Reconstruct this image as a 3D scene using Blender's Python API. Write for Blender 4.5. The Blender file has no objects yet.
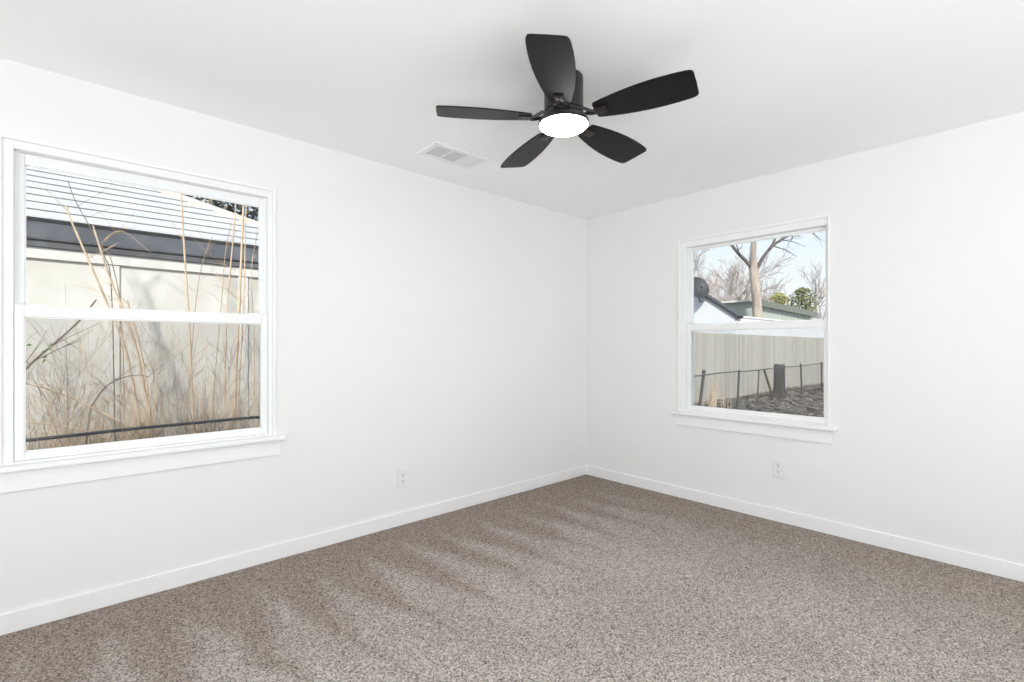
import bpy, bmesh, math, random
from mathutils import Vector, Matrix, Quaternion, noise

S = bpy.context.scene
COL = S.collection
PI = math.pi

# ---------------------------------------------------------------- camera
# room frame: the far corner of the bedroom is the origin, left wall is y=0,
# right wall is x=0, floor z=0, ceiling z=2.44
FPX, CXP, HOR = 485.7, 512.0, 347.5
CAM = Vector((-3.66, -2.975, 1.215))
FW = Vector((0.672, 0.7405, 0)).normalized()
RT = Vector((FW.y, -FW.x, 0))
cd = bpy.data.cameras.new('camera')
cam = bpy.data.objects.new('camera', cd)
COL.objects.link(cam)
cam.location = CAM
cam.rotation_euler = (PI / 2, 0, math.atan2(-FW.x, FW.y))
cd.sensor_width = 36.0
cd.lens = 36.0 * FPX / 1024.0
cd.shift_y = (HOR - 341.0) / 1024.0
cd.clip_start = 0.02
cd.clip_end = 500
S.camera = cam

# ---------------------------------------------------------------- world, sun, exposure
S.view_settings.view_transform = 'Standard'
S.view_settings.look = 'None'
S.view_settings.exposure = 0.14
S.view_settings.gamma = 1.0
S.view_settings.use_curve_mapping = False
S.cycles.max_bounces = 14
S.cycles.diffuse_bounces = 10
S.cycles.transparent_max_bounces = 24
S.cycles.sample_clamp_indirect = 6.0

SUN_DIR = Vector((0.52, 0.62, -0.56)).normalized()      # the way the light travels
SKY_GAIN = 1.0
SUN_GAIN = 4.6
LAMP_GAIN = 45.0
REAR_W = 122.0          # strength of the soft fill light added behind the camera
SIDE_W = 28.0  # strength of the weaker fill added beside the camera

w = bpy.data.worlds.new('sky')
S.world = w
w.use_nodes = True
wn, wl = w.node_tree.nodes, w.node_tree.links
wn.clear()
wo = wn.new('ShaderNodeOutputWorld')
bg = wn.new('ShaderNodeBackground')
tc = wn.new('ShaderNodeTexCoord')
sp = wn.new('ShaderNodeSeparateXYZ')
rp = wn.new('ShaderNodeValToRGB')
wl.new(tc.outputs['Generated'], sp.inputs[0])
wl.new(sp.outputs['Z'], rp.inputs[0])
e = rp.color_ramp.elements
e[0].position = 0.0
e[0].color = (1.0, 1.0, 1.0, 1)
e[1].position = 0.45
e[1].color = (0.66, 0.82, 1.02, 1)
m_ = rp.color_ramp.elements.new(0.16)
m_.color = (0.86, 0.93, 1.0, 1)
wl.new(rp.outputs[0], bg.inputs[0])
bg.inputs[1].default_value = SKY_GAIN
wl.new(bg.outputs[0], wo.inputs[0])

sl = bpy.data.lights.new('sun', 'SUN')
sl.energy = SUN_GAIN
sl.angle = math.radians(5.0)
sl.color = (1.0, 0.95, 0.87)
so = bpy.data.objects.new('sun', sl)
COL.objects.link(so)
so.location = (-20, -24, 24)
so.rotation_euler = SUN_DIR.to_track_quat('-Z', 'Y').to_euler()


def area(name, loc, target, sx, sy, watts, col):
    a = bpy.data.lights.new(name, 'AREA')
    a.shape = 'RECTANGLE'
    a.size, a.size_y = sx, sy
    a.energy = watts
    a.color = col
    o = bpy.data.objects.new(name, a)
    COL.objects.link(o)
    o.location = loc
    o.rotation_euler = (Vector(target) - Vector(loc)).to_track_quat('-Z', 'Y').to_euler()
    return o


area('rear_fill_light', (-3.7, -4.8, 0.6), (-3.55, -4.3, 2.4), 3.4, 1.8, REAR_W, (0.91, 0.96, 1.0))  # added fill inside the closed room, out of view; no opening there
area('side_fill_light', (-5.3, -2.6, 0.8), (-4.3, -2.4, 2.4), 2.6, 1.4, SIDE_W, (0.91, 0.96, 1.0))  # second added fill, unseen at the side; the wall there is solid


# ---------------------------------------------------------------- helpers
def P(px, py, axis, val):
    """world point on the plane axis=val that lies behind this pixel of the photograph"""
    d = FW + RT * ((px - CXP) / FPX) + Vector((0, 0, (HOR - py) / FPX))
    t = (val - CAM[axis]) / d[axis]
    return CAM + d * t


def box(bm, x0, x1, y0, y1, z0, z1, bev=0.0, seg=2, mat=None):
    r = bmesh.ops.create_cube(bm, size=1.0)
    vs = r['verts']
    bmesh.ops.scale(bm, vec=(abs(x1 - x0), abs(y1 - y0), abs(z1 - z0)), verts=vs)
    bmesh.ops.translate(bm, vec=((x0 + x1) / 2, (y0 + y1) / 2, (z0 + z1) / 2), verts=vs)
    if mat is not None:
        bmesh.ops.transform(bm, matrix=mat, verts=vs)
    if bev > 0:
        es = list({ed for v in vs for ed in v.link_edges})
        bmesh.ops.bevel(bm, geom=es, offset=bev, segments=seg, profile=0.5, affect='EDGES', clamp_overlap=True)


def tube(bm, pts, rads, n=6, cap=True):
    pts = [Vector(p) for p in pts]
    if not hasattr(rads, '__len__'):
        rads = [rads] * len(pts)
    rings = []
    t0 = (pts[1] - pts[0]).normalized()
    a = t0.orthogonal().normalized()
    for i, p in enumerate(pts):
        if i == 0:
            t = (pts[1] - pts[0]).normalized()
        elif i == len(pts) - 1:
            t = (pts[i] - pts[i - 1]).normalized()
        else:
            t = ((pts[i] - pts[i - 1]).normalized() + (pts[i + 1] - pts[i]).normalized())
            t = t.normalized() if t.length > 1e-6 else t0
        a = (a - t * a.dot(t))
        a = a.normalized() if a.length > 1e-6 else t.orthogonal().normalized()
        b = t.cross(a)
        rings.append([bm.verts.new(p + (a * math.cos(2 * PI * k / n) + b * math.sin(2 * PI * k / n)) * rads[i]) for k in range(n)])
    for i in range(len(rings) - 1):
        for k in range(n):
            bm.faces.new((rings[i][k], rings[i][(k + 1) % n], rings[i + 1][(k + 1) % n], rings[i + 1][k]))
    if cap:
        bm.faces.new(rings[0][::-1])
        bm.faces.new(rings[-1])


def lathe(bm, prof, n=48, cen=(0, 0, 0)):
    """prof: (r, z) from top to bottom"""
    rings = []
    for r, z in prof:
        if r < 1e-6:
            rings.append([bm.verts.new((cen[0], cen[1], cen[2] + z))])
        else:
            rings.append([bm.verts.new((cen[0] + r * math.cos(2 * PI * k / n), cen[1] + r * math.sin(2 * PI * k / n), cen[2] + z)) for k in range(n)])
    for i in range(len(rings) - 1):
        A, B = rings[i], rings[i + 1]
        for k in range(n):
            k2 = (k + 1) % n
            if len(A) == 1 and len(B) == 1:
                continue
            if len(A) == 1:
                bm.faces.new((A[0], B[k], B[k2]))
            elif len(B) == 1:
                bm.faces.new((A[k], B[0], A[k2]))
            else:
                bm.faces.new((A[k], B[k], B[k2], A[k2]))


def prism(bm, poly, ext):
    """closed polygon (list of 3-D points) swept along ext"""
    ext = Vector(ext)
    a = [bm.verts.new(Vector(p)) for p in poly]
    b = [bm.verts.new(Vector(p) + ext) for p in poly]
    n = len(a)
    bm.faces.new(a)
    bm.faces.new(b[::-1])
    for i in range(n):
        bm.faces.new((a[i], b[i], b[(i + 1) % n], a[(i + 1) % n]))


def obj(name, bm, mat, parent=None, smooth=False, auto=None):
    bmesh.ops.recalc_face_normals(bm, faces=bm.faces[:])
    me = bpy.data.meshes.new(name)
    bm.to_mesh(me)
    bm.free()
    me.materials.append(mat)
    if smooth:
        for p in me.polygons:
            p.use_smooth = True
    if auto is not None:
        me.set_sharp_from_angle(angle=math.radians(auto))
    o = bpy.data.objects.new(name, me)
    COL.objects.link(o)
    if parent is not None:
        o.parent = parent
    return o


def tag(o, label=None, cat=None, group=None, kind=None):
    if label:
        o['label'] = label
    if cat:
        o['category'] = cat
    if group:
        o['group'] = group
    if kind:
        o['kind'] = kind
    return o


def empty(name, loc=(0, 0, 0), rz=0.0):
    o = bpy.data.objects.new(name, None)
    COL.objects.link(o)
    o.location = loc
    o.rotation_euler = (0, 0, rz)
    o.empty_display_size = 0.1
    return o


def B():
    return bmesh.new()


# ---------------------------------------------------------------- materials
def newmat(name):
    m = bpy.data.materials.new(name)
    m.use_nodes = True
    nt = m.node_tree
    return m, nt.nodes, nt.links, nt.nodes['Principled BSDF']


def setp(b, col, rough=0.6, spec=0.5, metal=0.0):
    b.inputs['Base Color'].default_value = (*col, 1)
    b.inputs['Roughness'].default_value = rough
    b.inputs['Specular IOR Level'].default_value = spec
    b.inputs['Metallic'].default_value = metal


def paint(name, col, rough=0.6, bump=0.0, scale=300, var=0.0, vscale=3.0, spec=0.5, metal=0.0, stretch=None, col2=None):
    """painted / plain surface: noise-varied colour plus fine bump, in object coordinates"""
    m, n, l, b = newmat(name)
    setp(b, col, rough, spec, metal)
    t = n.new('ShaderNodeTexCoord')
    src = t.outputs['Object']
    if stretch:
        mp = n.new('ShaderNodeMapping')
        mp.inputs['Scale'].default_value = stretch
        l.new(src, mp.inputs[0])
        src = mp.outputs[0]
    if var > 0 or col2:
        nz = n.new('ShaderNodeTexNoise')
        nz.inputs['Scale'].default_value = vscale
        nz.inputs['Detail'].default_value = 5
        l.new(src, nz.inputs['Vector'])
        r = n.new('ShaderNodeValToRGB')
        c2 = col2 if col2 else tuple(max(0, c * (1 - var)) for c in col)
        r.color_ramp.elements[0].position = 0.35
        r.color_ramp.elements[1].position = 0.65
        r.color_ramp.elements[0].color = (*c2, 1)
        r.color_ramp.elements[1].color = (*col, 1)
        l.new(nz.outputs['Fac'], r.inputs[0])
        l.new(r.outputs[0], b.inputs['Base Color'])
    if bump > 0:
        nb = n.new('ShaderNodeTexNoise')
        nb.inputs['Scale'].default_value = scale
        nb.inputs['Detail'].default_value = 3
        l.new(src, nb.inputs['Vector'])
        bp = n.new('ShaderNodeBump')
        bp.inputs['Strength'].default_value = bump
        bp.inputs['Distance'].default_value = 0.002
        l.new(nb.outputs['Fac'], bp.inputs['Height'])
        l.new(bp.outputs[0], b.inputs['Normal'])
    return m


M = {}
M['wall'] = paint('wall_paint', (0.825, 0.825, 0.818), 0.75, 0.12, 220, 0.012, 1.2, spec=0.25)
M['ceil'] = paint('ceiling_paint', (0.93, 0.93, 0.925), 0.9, 0.15, 180, 0.01, 1.0, spec=0.15)
M['trim'] = paint('trim_gloss_white', (0.87, 0.87, 0.87), 0.35, 0.03, 60)
M['vinyl'] = paint('window_vinyl', (0.86, 0.865, 0.865), 0.4, 0.03, 80)
M['gasket'] = paint('grey_gasket', (0.25, 0.26, 0.27), 0.6, 0.05, 80)
M['plate'] = paint('outlet_plastic', (0.80, 0.80, 0.79), 0.35, 0.02, 80)
M['slot'] = paint('outlet_slot', (0.06, 0.06, 0.06), 0.6, 0.02, 80)
M['ventwhite'] = paint('vent_enamel', (0.84, 0.84, 0.84), 0.45, 0.02, 90)
M['duct'] = paint('duct_grey', (0.7, 0.7, 0.7), 0.7, 0.05, 60)
M['fanblack'] = paint('fan_blade_black', (0.006, 0.0057, 0.0054), 0.42, 0.25, 120, 0.25, 9, spec=0.22, stretch=(1, 8, 1))
M['fanbody'] = paint('fan_bronze_black', (0.016, 0.013, 0.012), 0.38, 0.04, 160, 0.2, 12, spec=0.5)
M['bracket'] = paint('fan_bracket_bronze', (0.03, 0.024, 0.022), 0.35, 0.04, 160, 0.2, 15, metal=0.3)
M['gutter'] = paint('gutter_slate', (0.15, 0.16, 0.185), 0.55, 0.1, 40, 0.5, 3.0)
M['soffitshade'] = paint('soffit_shade', (0.15, 0.155, 0.165), 0.7, 0.1, 40, 0.5, 3.0)  # eave shade put into the soffit colour
M['roofwhite'] = paint('white_roof_courses', (0.56, 0.56, 0.57), 0.7, 0.1, 30, 0.13, 2.0)
M['cream'] = paint('cream_board', (0.56, 0.50, 0.44), 0.6, 0.15, 40, 0.12, 5.0)
M['panel'] = paint('panel_wall', (0.68, 0.66, 0.62), 0.8, 0.2, 40, 0.0, 2.6, col2=(0.59, 0.565, 0.515))
M['panelstrip'] = paint('panel_strip', (0.72, 0.70, 0.665), 0.75, 0.2, 40, 0.10, 3)
M['steel'] = paint('galvanised_steel', (0.12, 0.12, 0.12), 0.65, 0.1, 60, 0.35, 14, metal=0.4)
M['wire'] = paint('fence_wire', (0.14, 0.135, 0.13), 0.6, 0.05, 60, 0.2, 8, metal=0.3)
M['cane'] = paint('tan_cane', (0.66, 0.50, 0.36), 0.6, 0.2, 30, 0.0, 9, col2=(0.50, 0.37, 0.26))
M['twig'] = paint('grey_twig', (0.22, 0.17, 0.135), 0.8, 0.2, 50, 0.3, 9)
M['tantwig'] = paint('tan_twig', (0.52, 0.38, 0.25), 0.8, 0.2, 50, 0.3, 9)
M['grass'] = paint('dry_grass', (0.72, 0.57, 0.40), 0.8, 0.1, 50, 0.0, 6, col2=(0.48, 0.37, 0.25))
M['darkgrass'] = paint('dead_weed', (0.20, 0.16, 0.12), 0.85, 0.1, 50, 0.3, 6)
M['leafgreen'] = paint('green_leaf', (0.13, 0.20, 0.06), 0.5, 0.1, 50, 0.3, 12)
M['whitewall'] = paint('white_render', (0.74, 0.75, 0.78), 0.7, 0.1, 20, 0.05, 1.0)
M['coping'] = paint('dark_coping', (0.07, 0.07, 0.075), 0.5, 0.1, 20, 0.3, 3)
M['dish'] = paint('dish_grey', (0.11, 0.115, 0.125), 0.5, 0.05, 30, 0.15, 3)
M['bark'] = paint('tree_bark', (0.46, 0.39, 0.33), 0.9, 0.6, 14, 0.0, 5, stretch=(1, 1, 0.25), col2=(0.28, 0.235, 0.20))
M['limb'] = paint('limb_bark', (0.16, 0.14, 0.13), 0.9, 0.3, 20, 0.3, 5)
M['hazebark'] = paint('hazed_bark', (0.42, 0.37, 0.35), 0.9, 0.1, 20, 0.25, 2)  # paled: atmospheric haze and sunlight are put into this bark colour
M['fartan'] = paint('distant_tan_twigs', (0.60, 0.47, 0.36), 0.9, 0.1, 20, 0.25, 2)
M['deadleaf'] = paint('dead_leaves', (0.36, 0.30, 0.25), 0.9, 0.1, 20, 0.0, 8, col2=(0.12, 0.10, 0.09))
M['stump'] = paint('dark_stump_bark', (0.085, 0.08, 0.078), 0.95, 0.8, 12, 0.4, 6, stretch=(1, 1, 0.3))
M['stake'] = paint('brown_stake', (0.16, 0.11, 0.08), 0.85, 0.3, 30, 0.3, 6)
M['evergreen'] = paint('evergreen_foliage', (0.26, 0.27, 0.13), 0.7, 0.1, 20, 0.35, 2)
M['yellowgreen'] = paint('yellow_green_foliage', (0.42, 0.40, 0.13), 0.7, 0.1, 20, 0.35, 2)
M['darkgreen'] = paint('dark_evergreen_foliage', (0.045, 0.06, 0.055), 0.8, 0.1, 20, 0.35, 2)
M['sage'] = paint('sage_siding', (0.42, 0.455, 0.41), 0.75, 0.1, 10, 0.10, 0.8)
M['sagedark'] = paint('sage_fascia', (0.17, 0.185, 0.155), 0.7, 0.1, 10, 0.15, 1)
M['sageroof'] = paint('pale_roof_edge', (0.68, 0.66, 0.62), 0.7, 0.1, 10, 0.1, 1)
M['render'] = paint('exterior_render', (0.55, 0.53, 0.50), 0.85, 0.2, 20, 0.1, 2)


def glass_mat():
    m, n, l, b = newmat('window_glass')
    n.remove(b)
    out = n['Material Output']
    tr = n.new('ShaderNodeBsdfTransparent')
    tr.inputs[0].default_value = (0.965, 0.975, 0.97, 1)
    gl = n.new('ShaderNodeBsdfGlossy')
    gl.inputs['Roughness'].default_value = 0.02
    gl.inputs[0].default_value = (1, 1, 1, 1)
    fr = n.new('ShaderNodeFresnel')
    fr.inputs[0].default_value = 1.10
    mx = n.new('ShaderNodeMixShader')
    l.new(fr.outputs[0], mx.inputs[0])
    l.new(tr.outputs[0], mx.inputs[1])
    l.new(gl.outputs[0], mx.inputs[2])
    l.new(mx.outputs[0], out.inputs[0])
    return m


def screen_mat():
    """insect screen: a fine charcoal weave, mostly open"""
    m, n, l, b = newmat('insect_screen')
    out = n['Material Output']
    setp(b, (0.16, 0.16, 0.165), 0.8, 0.2)
    tr = n.new('ShaderNodeBsdfTransparent')
    tcn = n.new('ShaderNodeTexCoord')
    nz = n.new('ShaderNodeTexNoise')
    nz.inputs['Scale'].default_value = 6
    l.new(tcn.outputs['Object'], nz.inputs['Vector'])
    mr = n.new('ShaderNodeMapRange')
    mr.inputs['To Min'].default_value = 0.11
    mr.inputs['To Max'].default_value = 0.15
    l.new(nz.outputs['Fac'], mr.inputs['Value'])
    mx = n.new('ShaderNodeMixShader')
    l.new(mr.outputs[0], mx.inputs[0])
    l.new(tr.outputs[0], mx.inputs[1])
    l.new(b.outputs[0], mx.inputs[2])
    l.new(mx.outputs[0], out.inputs[0])
    return m


def lamp_mat():
    m, n, l, b = newmat('lit_diffuser')
    setp(b, (0.9, 0.9, 0.88), 0.4)
    b.inputs['Emission Color'].default_value = (1.0, 0.97, 0.93, 1)
    b.inputs['Emission Strength'].default_value = LAMP_GAIN
    return m


def carpet_mat():
    m, n, l, b = newmat('carpet_pile')
    setp(b, (0.3, 0.27, 0.24), 1.0, 0.05)

    def math_(op, a, c=None, clamp=False):
        q = n.new('ShaderNodeMath')
        q.operation = op
        q.use_clamp = clamp
        for i, v in enumerate((a, c)):
            if v is None:
                continue
            if isinstance(v, (int, float)):
                q.inputs[i].default_value = v
            else:
                l.new(v, q.inputs[i])
        return q.outputs[0]

    def noise_(scale, detail=2, vec=None, rough=0.5):
        q = n.new('ShaderNodeTexNoise')
        q.inputs['Scale'].default_value = scale
        q.inputs['Detail'].default_value = detail
        q.inputs['Roughness'].default_value = rough
        l.new(vec if vec is not None else pos, q.inputs['Vector'])
        return q.outputs['Fac']

    tcn = n.new('ShaderNodeTexCoord')
    pos = tcn.outputs['Object']
    sx = n.new('ShaderNodeSeparateXYZ')
    l.new(pos, sx.inputs[0])
    X, Y = sx.outputs[0], sx.outputs[1]
    # yarn tufts: every cell its own fleck of colour
    vo = n.new('ShaderNodeTexVoronoi')
    vo.inputs['Scale'].default_value = 235
    wp = n.new('ShaderNodeVectorMath')
    wp.operation = 'ADD'
    nzc = n.new('ShaderNodeTexNoise')
    nzc.inputs['Scale'].default_value = 60
    l.new(pos, nzc.inputs['Vector'])
    sc = n.new('ShaderNodeVectorMath')
    sc.operation = 'SCALE'
    sc.inputs['Scale'].default_value = 0.02
    l.new(nzc.outputs['Color'], sc.inputs[0])
    l.new(pos, wp.inputs[0])
    l.new(sc.outputs[0], wp.inputs[1])
    l.new(wp.outputs[0], vo.inputs['Vector'])
    sepc = n.new('ShaderNodeSeparateColor')
    l.new(vo.outputs['Color'], sepc.inputs[0])
    fl = math_('ADD', math_('MULTIPLY', sepc.outputs[0], 0.6), math_('MULTIPLY', noise_(130, 3, None, 0.6), 0.4))
    r1 = n.new('ShaderNodeValToRGB')
    r1.color_ramp.elements[0].position = 0.14
    r1.color_ramp.elements[1].position = 0.86
    r1.color_ramp.elements[0].color = (0.05, 0.042, 0.038, 1)
    r1.color_ramp.elements[1].color = (0.60, 0.565, 0.535, 1)
    md = r1.color_ramp.elements.new(0.46)
    md.color = (0.29, 0.262, 0.24, 1)
    l.new(fl, r1.inputs[0])
    # brushed lanes left by the vacuum: pile laid light / dark
    jx = math_('MULTIPLY', math_('SUBTRACT', noise_(1.3, 2), 0.5), 0.30)
    jy = math_('MULTIPLY', math_('SUBTRACT', noise_(2.3, 2), 0.5), 0.45)
    xx = math_('ADD', math_('ADD', X, jx), math_('MULTIPLY', Y, 0.10))
    fr = math_('FRACT', math_('MULTIPLY', xx, 1 / 0.285))
    tri = math_('MULTIPLY', math_('ABSOLUTE', math_('SUBTRACT', fr, 0.42)), 1.9)
    D = math_('ADD', math_('MULTIPLY', Y, -1.0), jy)
    k = math_('SUBTRACT', math_('MULTIPLY', math_('SUBTRACT', D, 0.30), 1 / 0.75), tri)
    lane = math_('ADD', math_('MULTIPLY', k, 1.5), 0.3, True)
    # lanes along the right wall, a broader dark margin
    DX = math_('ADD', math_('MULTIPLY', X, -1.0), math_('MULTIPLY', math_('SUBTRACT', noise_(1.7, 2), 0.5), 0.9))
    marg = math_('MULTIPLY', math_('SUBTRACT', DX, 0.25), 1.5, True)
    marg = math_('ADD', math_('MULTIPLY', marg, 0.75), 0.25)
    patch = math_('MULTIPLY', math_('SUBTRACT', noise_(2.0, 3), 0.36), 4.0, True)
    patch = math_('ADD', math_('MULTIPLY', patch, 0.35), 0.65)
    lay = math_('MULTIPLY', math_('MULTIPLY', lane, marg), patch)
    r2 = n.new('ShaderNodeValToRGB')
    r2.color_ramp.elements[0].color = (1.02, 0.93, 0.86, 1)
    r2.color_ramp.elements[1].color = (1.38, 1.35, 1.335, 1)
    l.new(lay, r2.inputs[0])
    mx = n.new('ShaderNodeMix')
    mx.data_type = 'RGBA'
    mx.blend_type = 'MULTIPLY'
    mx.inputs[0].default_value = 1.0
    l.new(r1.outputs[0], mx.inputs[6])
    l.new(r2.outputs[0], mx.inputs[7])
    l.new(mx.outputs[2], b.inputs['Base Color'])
    bp = n.new('ShaderNodeBump')
    bp.inputs['Strength'].default_value = 0.9
    bp.inputs['Distance'].default_value = 0.008
    l.new(fl, bp.inputs['Height'])
    l.new(bp.outputs[0], b.inputs['Normal'])
    return m


def plank_mat(name, pitch, c1, c2, axis=0):
    """vertical boards: each board its own tone, weathering streaks"""
    m, n, l, b = newmat(name)
    setp(b, c1, 0.85, 0.2)
    tcn = n.new('ShaderNodeTexCoord')
    sx = n.new('ShaderNodeSeparateXYZ')
    l.new(tcn.outputs['Object'], sx.inputs[0])
    dv = n.new('ShaderNodeMath')
    dv.operation = 'DIVIDE'
    dv.inputs[1].default_value = pitch
    l.new(sx.outputs[axis], dv.inputs[0])
    fl = n.new('ShaderNodeMath')
    fl.operation = 'FLOOR'
    l.new(dv.outputs[0], fl.inputs[0])
    wn_ = n.new('ShaderNodeTexWhiteNoise')
    wn_.noise_dimensions = '1D'
    l.new(fl.outputs[0], wn_.inputs['W'])
    mp = n.new('ShaderNodeMapping')
    mp.inputs['Scale'].default_value = (6, 6, 0.5)
    l.new(tcn.outputs['Object'], mp.inputs[0])
    nz = n.new('ShaderNodeTexNoise')
    nz.inputs['Scale'].default_value = 1.5
    nz.inputs['Detail'].default_value = 6
    l.new(mp.outputs[0], nz.inputs['Vector'])
    ad = n.new('ShaderNodeMath')
    ad.operation = 'ADD'
    l.new(wn_.outputs['Value'], ad.inputs[0])
    l.new(nz.outputs['Fac'], ad.inputs[1])
    ml = n.new('ShaderNodeMath')
    ml.operation = 'MULTIPLY'
    ml.inputs[1].default_value = 0.5
    l.new(ad.outputs[0], ml.inputs[0])
    r = n.new('ShaderNodeValToRGB')
    r.color_ramp.elements[0].position = 0.2
    r.color_ramp.elements[1].position = 0.8
    r.color_ramp.elements[0].color = (*c1, 1)
    r.color_ramp.elements[1].color = (*c2, 1)
    l.new(ml.outputs[0], r.inputs[0])
    l.new(r.outputs[0], b.inputs['Base Color'])
    return m


def ground_mat():
    m, n, l, b = newmat('leaf_litter')
    setp(b, (0.1, 0.09, 0.08), 1.0, 0.05)
    tcn = n.new('ShaderNodeTexCoord')
    nz = n.new('ShaderNodeTexNoise')
    nz.inputs['Scale'].default_value = 4
    nz.inputs['Detail'].default_value = 9
    nz.inputs['Roughness'].default_value = 0.7
    l.new(tcn.outputs['Object'], nz.inputs['Vector'])
    r = n.new('ShaderNodeValToRGB')
    r.color_ramp.elements[0].position = 0.32
    r.color_ramp.elements[1].position = 0.72
    r.color_ramp.elements[0].color = (0.05, 0.044, 0.04, 1)
    r.color_ramp.elements[1].color = (0.26, 0.23, 0.205, 1)
    l.new(nz.outputs['Fac'], r.inputs[0])
    l.new(r.outputs[0], b.inputs['Base Color'])
    bp = n.new('ShaderNodeBump')
    bp.inputs['Strength'].default_value = 1.0
    bp.inputs['Distance'].default_value = 0.06
    l.new(nz.outputs['Fac'], bp.inputs['Height'])
    l.new(bp.outputs[0], b.inputs['Normal'])
    return m


M['glass'] = glass_mat()
M['screen'] = screen_mat()
M['lamp'] = lamp_mat()
M['carpet'] = carpet_mat()
M['boards'] = plank_mat('weathered_boards', 0.152, (0.42, 0.40, 0.36), (0.54, 0.515, 0.465))
M['ground'] = ground_mat()

# ---------------------------------------------------------------- the room shell
XW, YS, H, TH = -5.6, -6.5, 2.44, 0.14          # west end, south end, ceiling height, wall thickness
LW = dict(x0=-3.895, w=1.104, z0=0.712, z1=2.122)   # window in the left wall
RW = dict(y0=-0.958, w=1.066, z0=0.700, z1=2.083)   # window in the right wall


def struct(name, bm, mat, parent=None):
    o = obj(name, bm, mat, parent)
    if parent is None:
        o['kind'] = 'structure'
    return o


bm = B()
box(bm, XW - TH, TH, YS - TH, TH, -0.12, 0.0)
struct('floor', bm, M['carpet'])
bm = B()
box(bm, XW - TH, TH, YS - TH, TH, H, H + 0.30)
struct('ceiling', bm, M['ceil'])

i_ = 0.016                                       # the wall opening sits behind the casing
bm = B()
a0, a1 = LW['x0'] + i_, LW['x0'] + LW['w'] - i_
box(bm, XW - TH, a0, 0, TH, -0.6, H)
box(bm, a1, TH, 0, TH, -0.6, H)
box(bm, a0, a1, 0, TH, -0.6, LW['z0'])
box(bm, a0, a1, 0, TH, LW['z1'] - i_, H)
struct('wall_left', bm, M['wall'])
bm = B()
b0, b1 = RW['y0'] - i_, RW['y0'] - RW['w'] + 0.008
box(bm, 0, TH, b0, 0, -0.6, H)
box(bm, 0, TH, YS - TH, b1, -0.6, H)
box(bm, 0, TH, b1, b0, -0.6, RW['z0'])
box(bm, 0, TH, b1, b0, RW['z1'] - i_, H)
struct('wall_right', bm, M['wall'])
bm = B()
box(bm, XW - TH, XW, YS - TH, 0, -0.6, H)
struct('wall_rear_left', bm, M['wall'])
bm = B()
box(bm, XW, 0, YS - TH, YS, -0.6, H)
struct('wall_rear_right', bm, M['wall'])

BBH, BBT = 0.088, 0.013


def baseboard(name, x0, x1, y0, y1):
    bm = B()
    box(bm, x0, x1, y0, y1, 0, BBH, 0.003)
    struct(name, bm, M['trim'])


baseboard('baseboard_left', XW, 0, -BBT, 0)
baseboard('baseboard_right', -BBT, 0, YS, -BBT)
baseboard('baseboard_rear_left', XW, XW + BBT, YS, -BBT)
baseboard('baseboard_rear_right', XW + BBT, -BBT, YS, YS + BBT)


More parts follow.
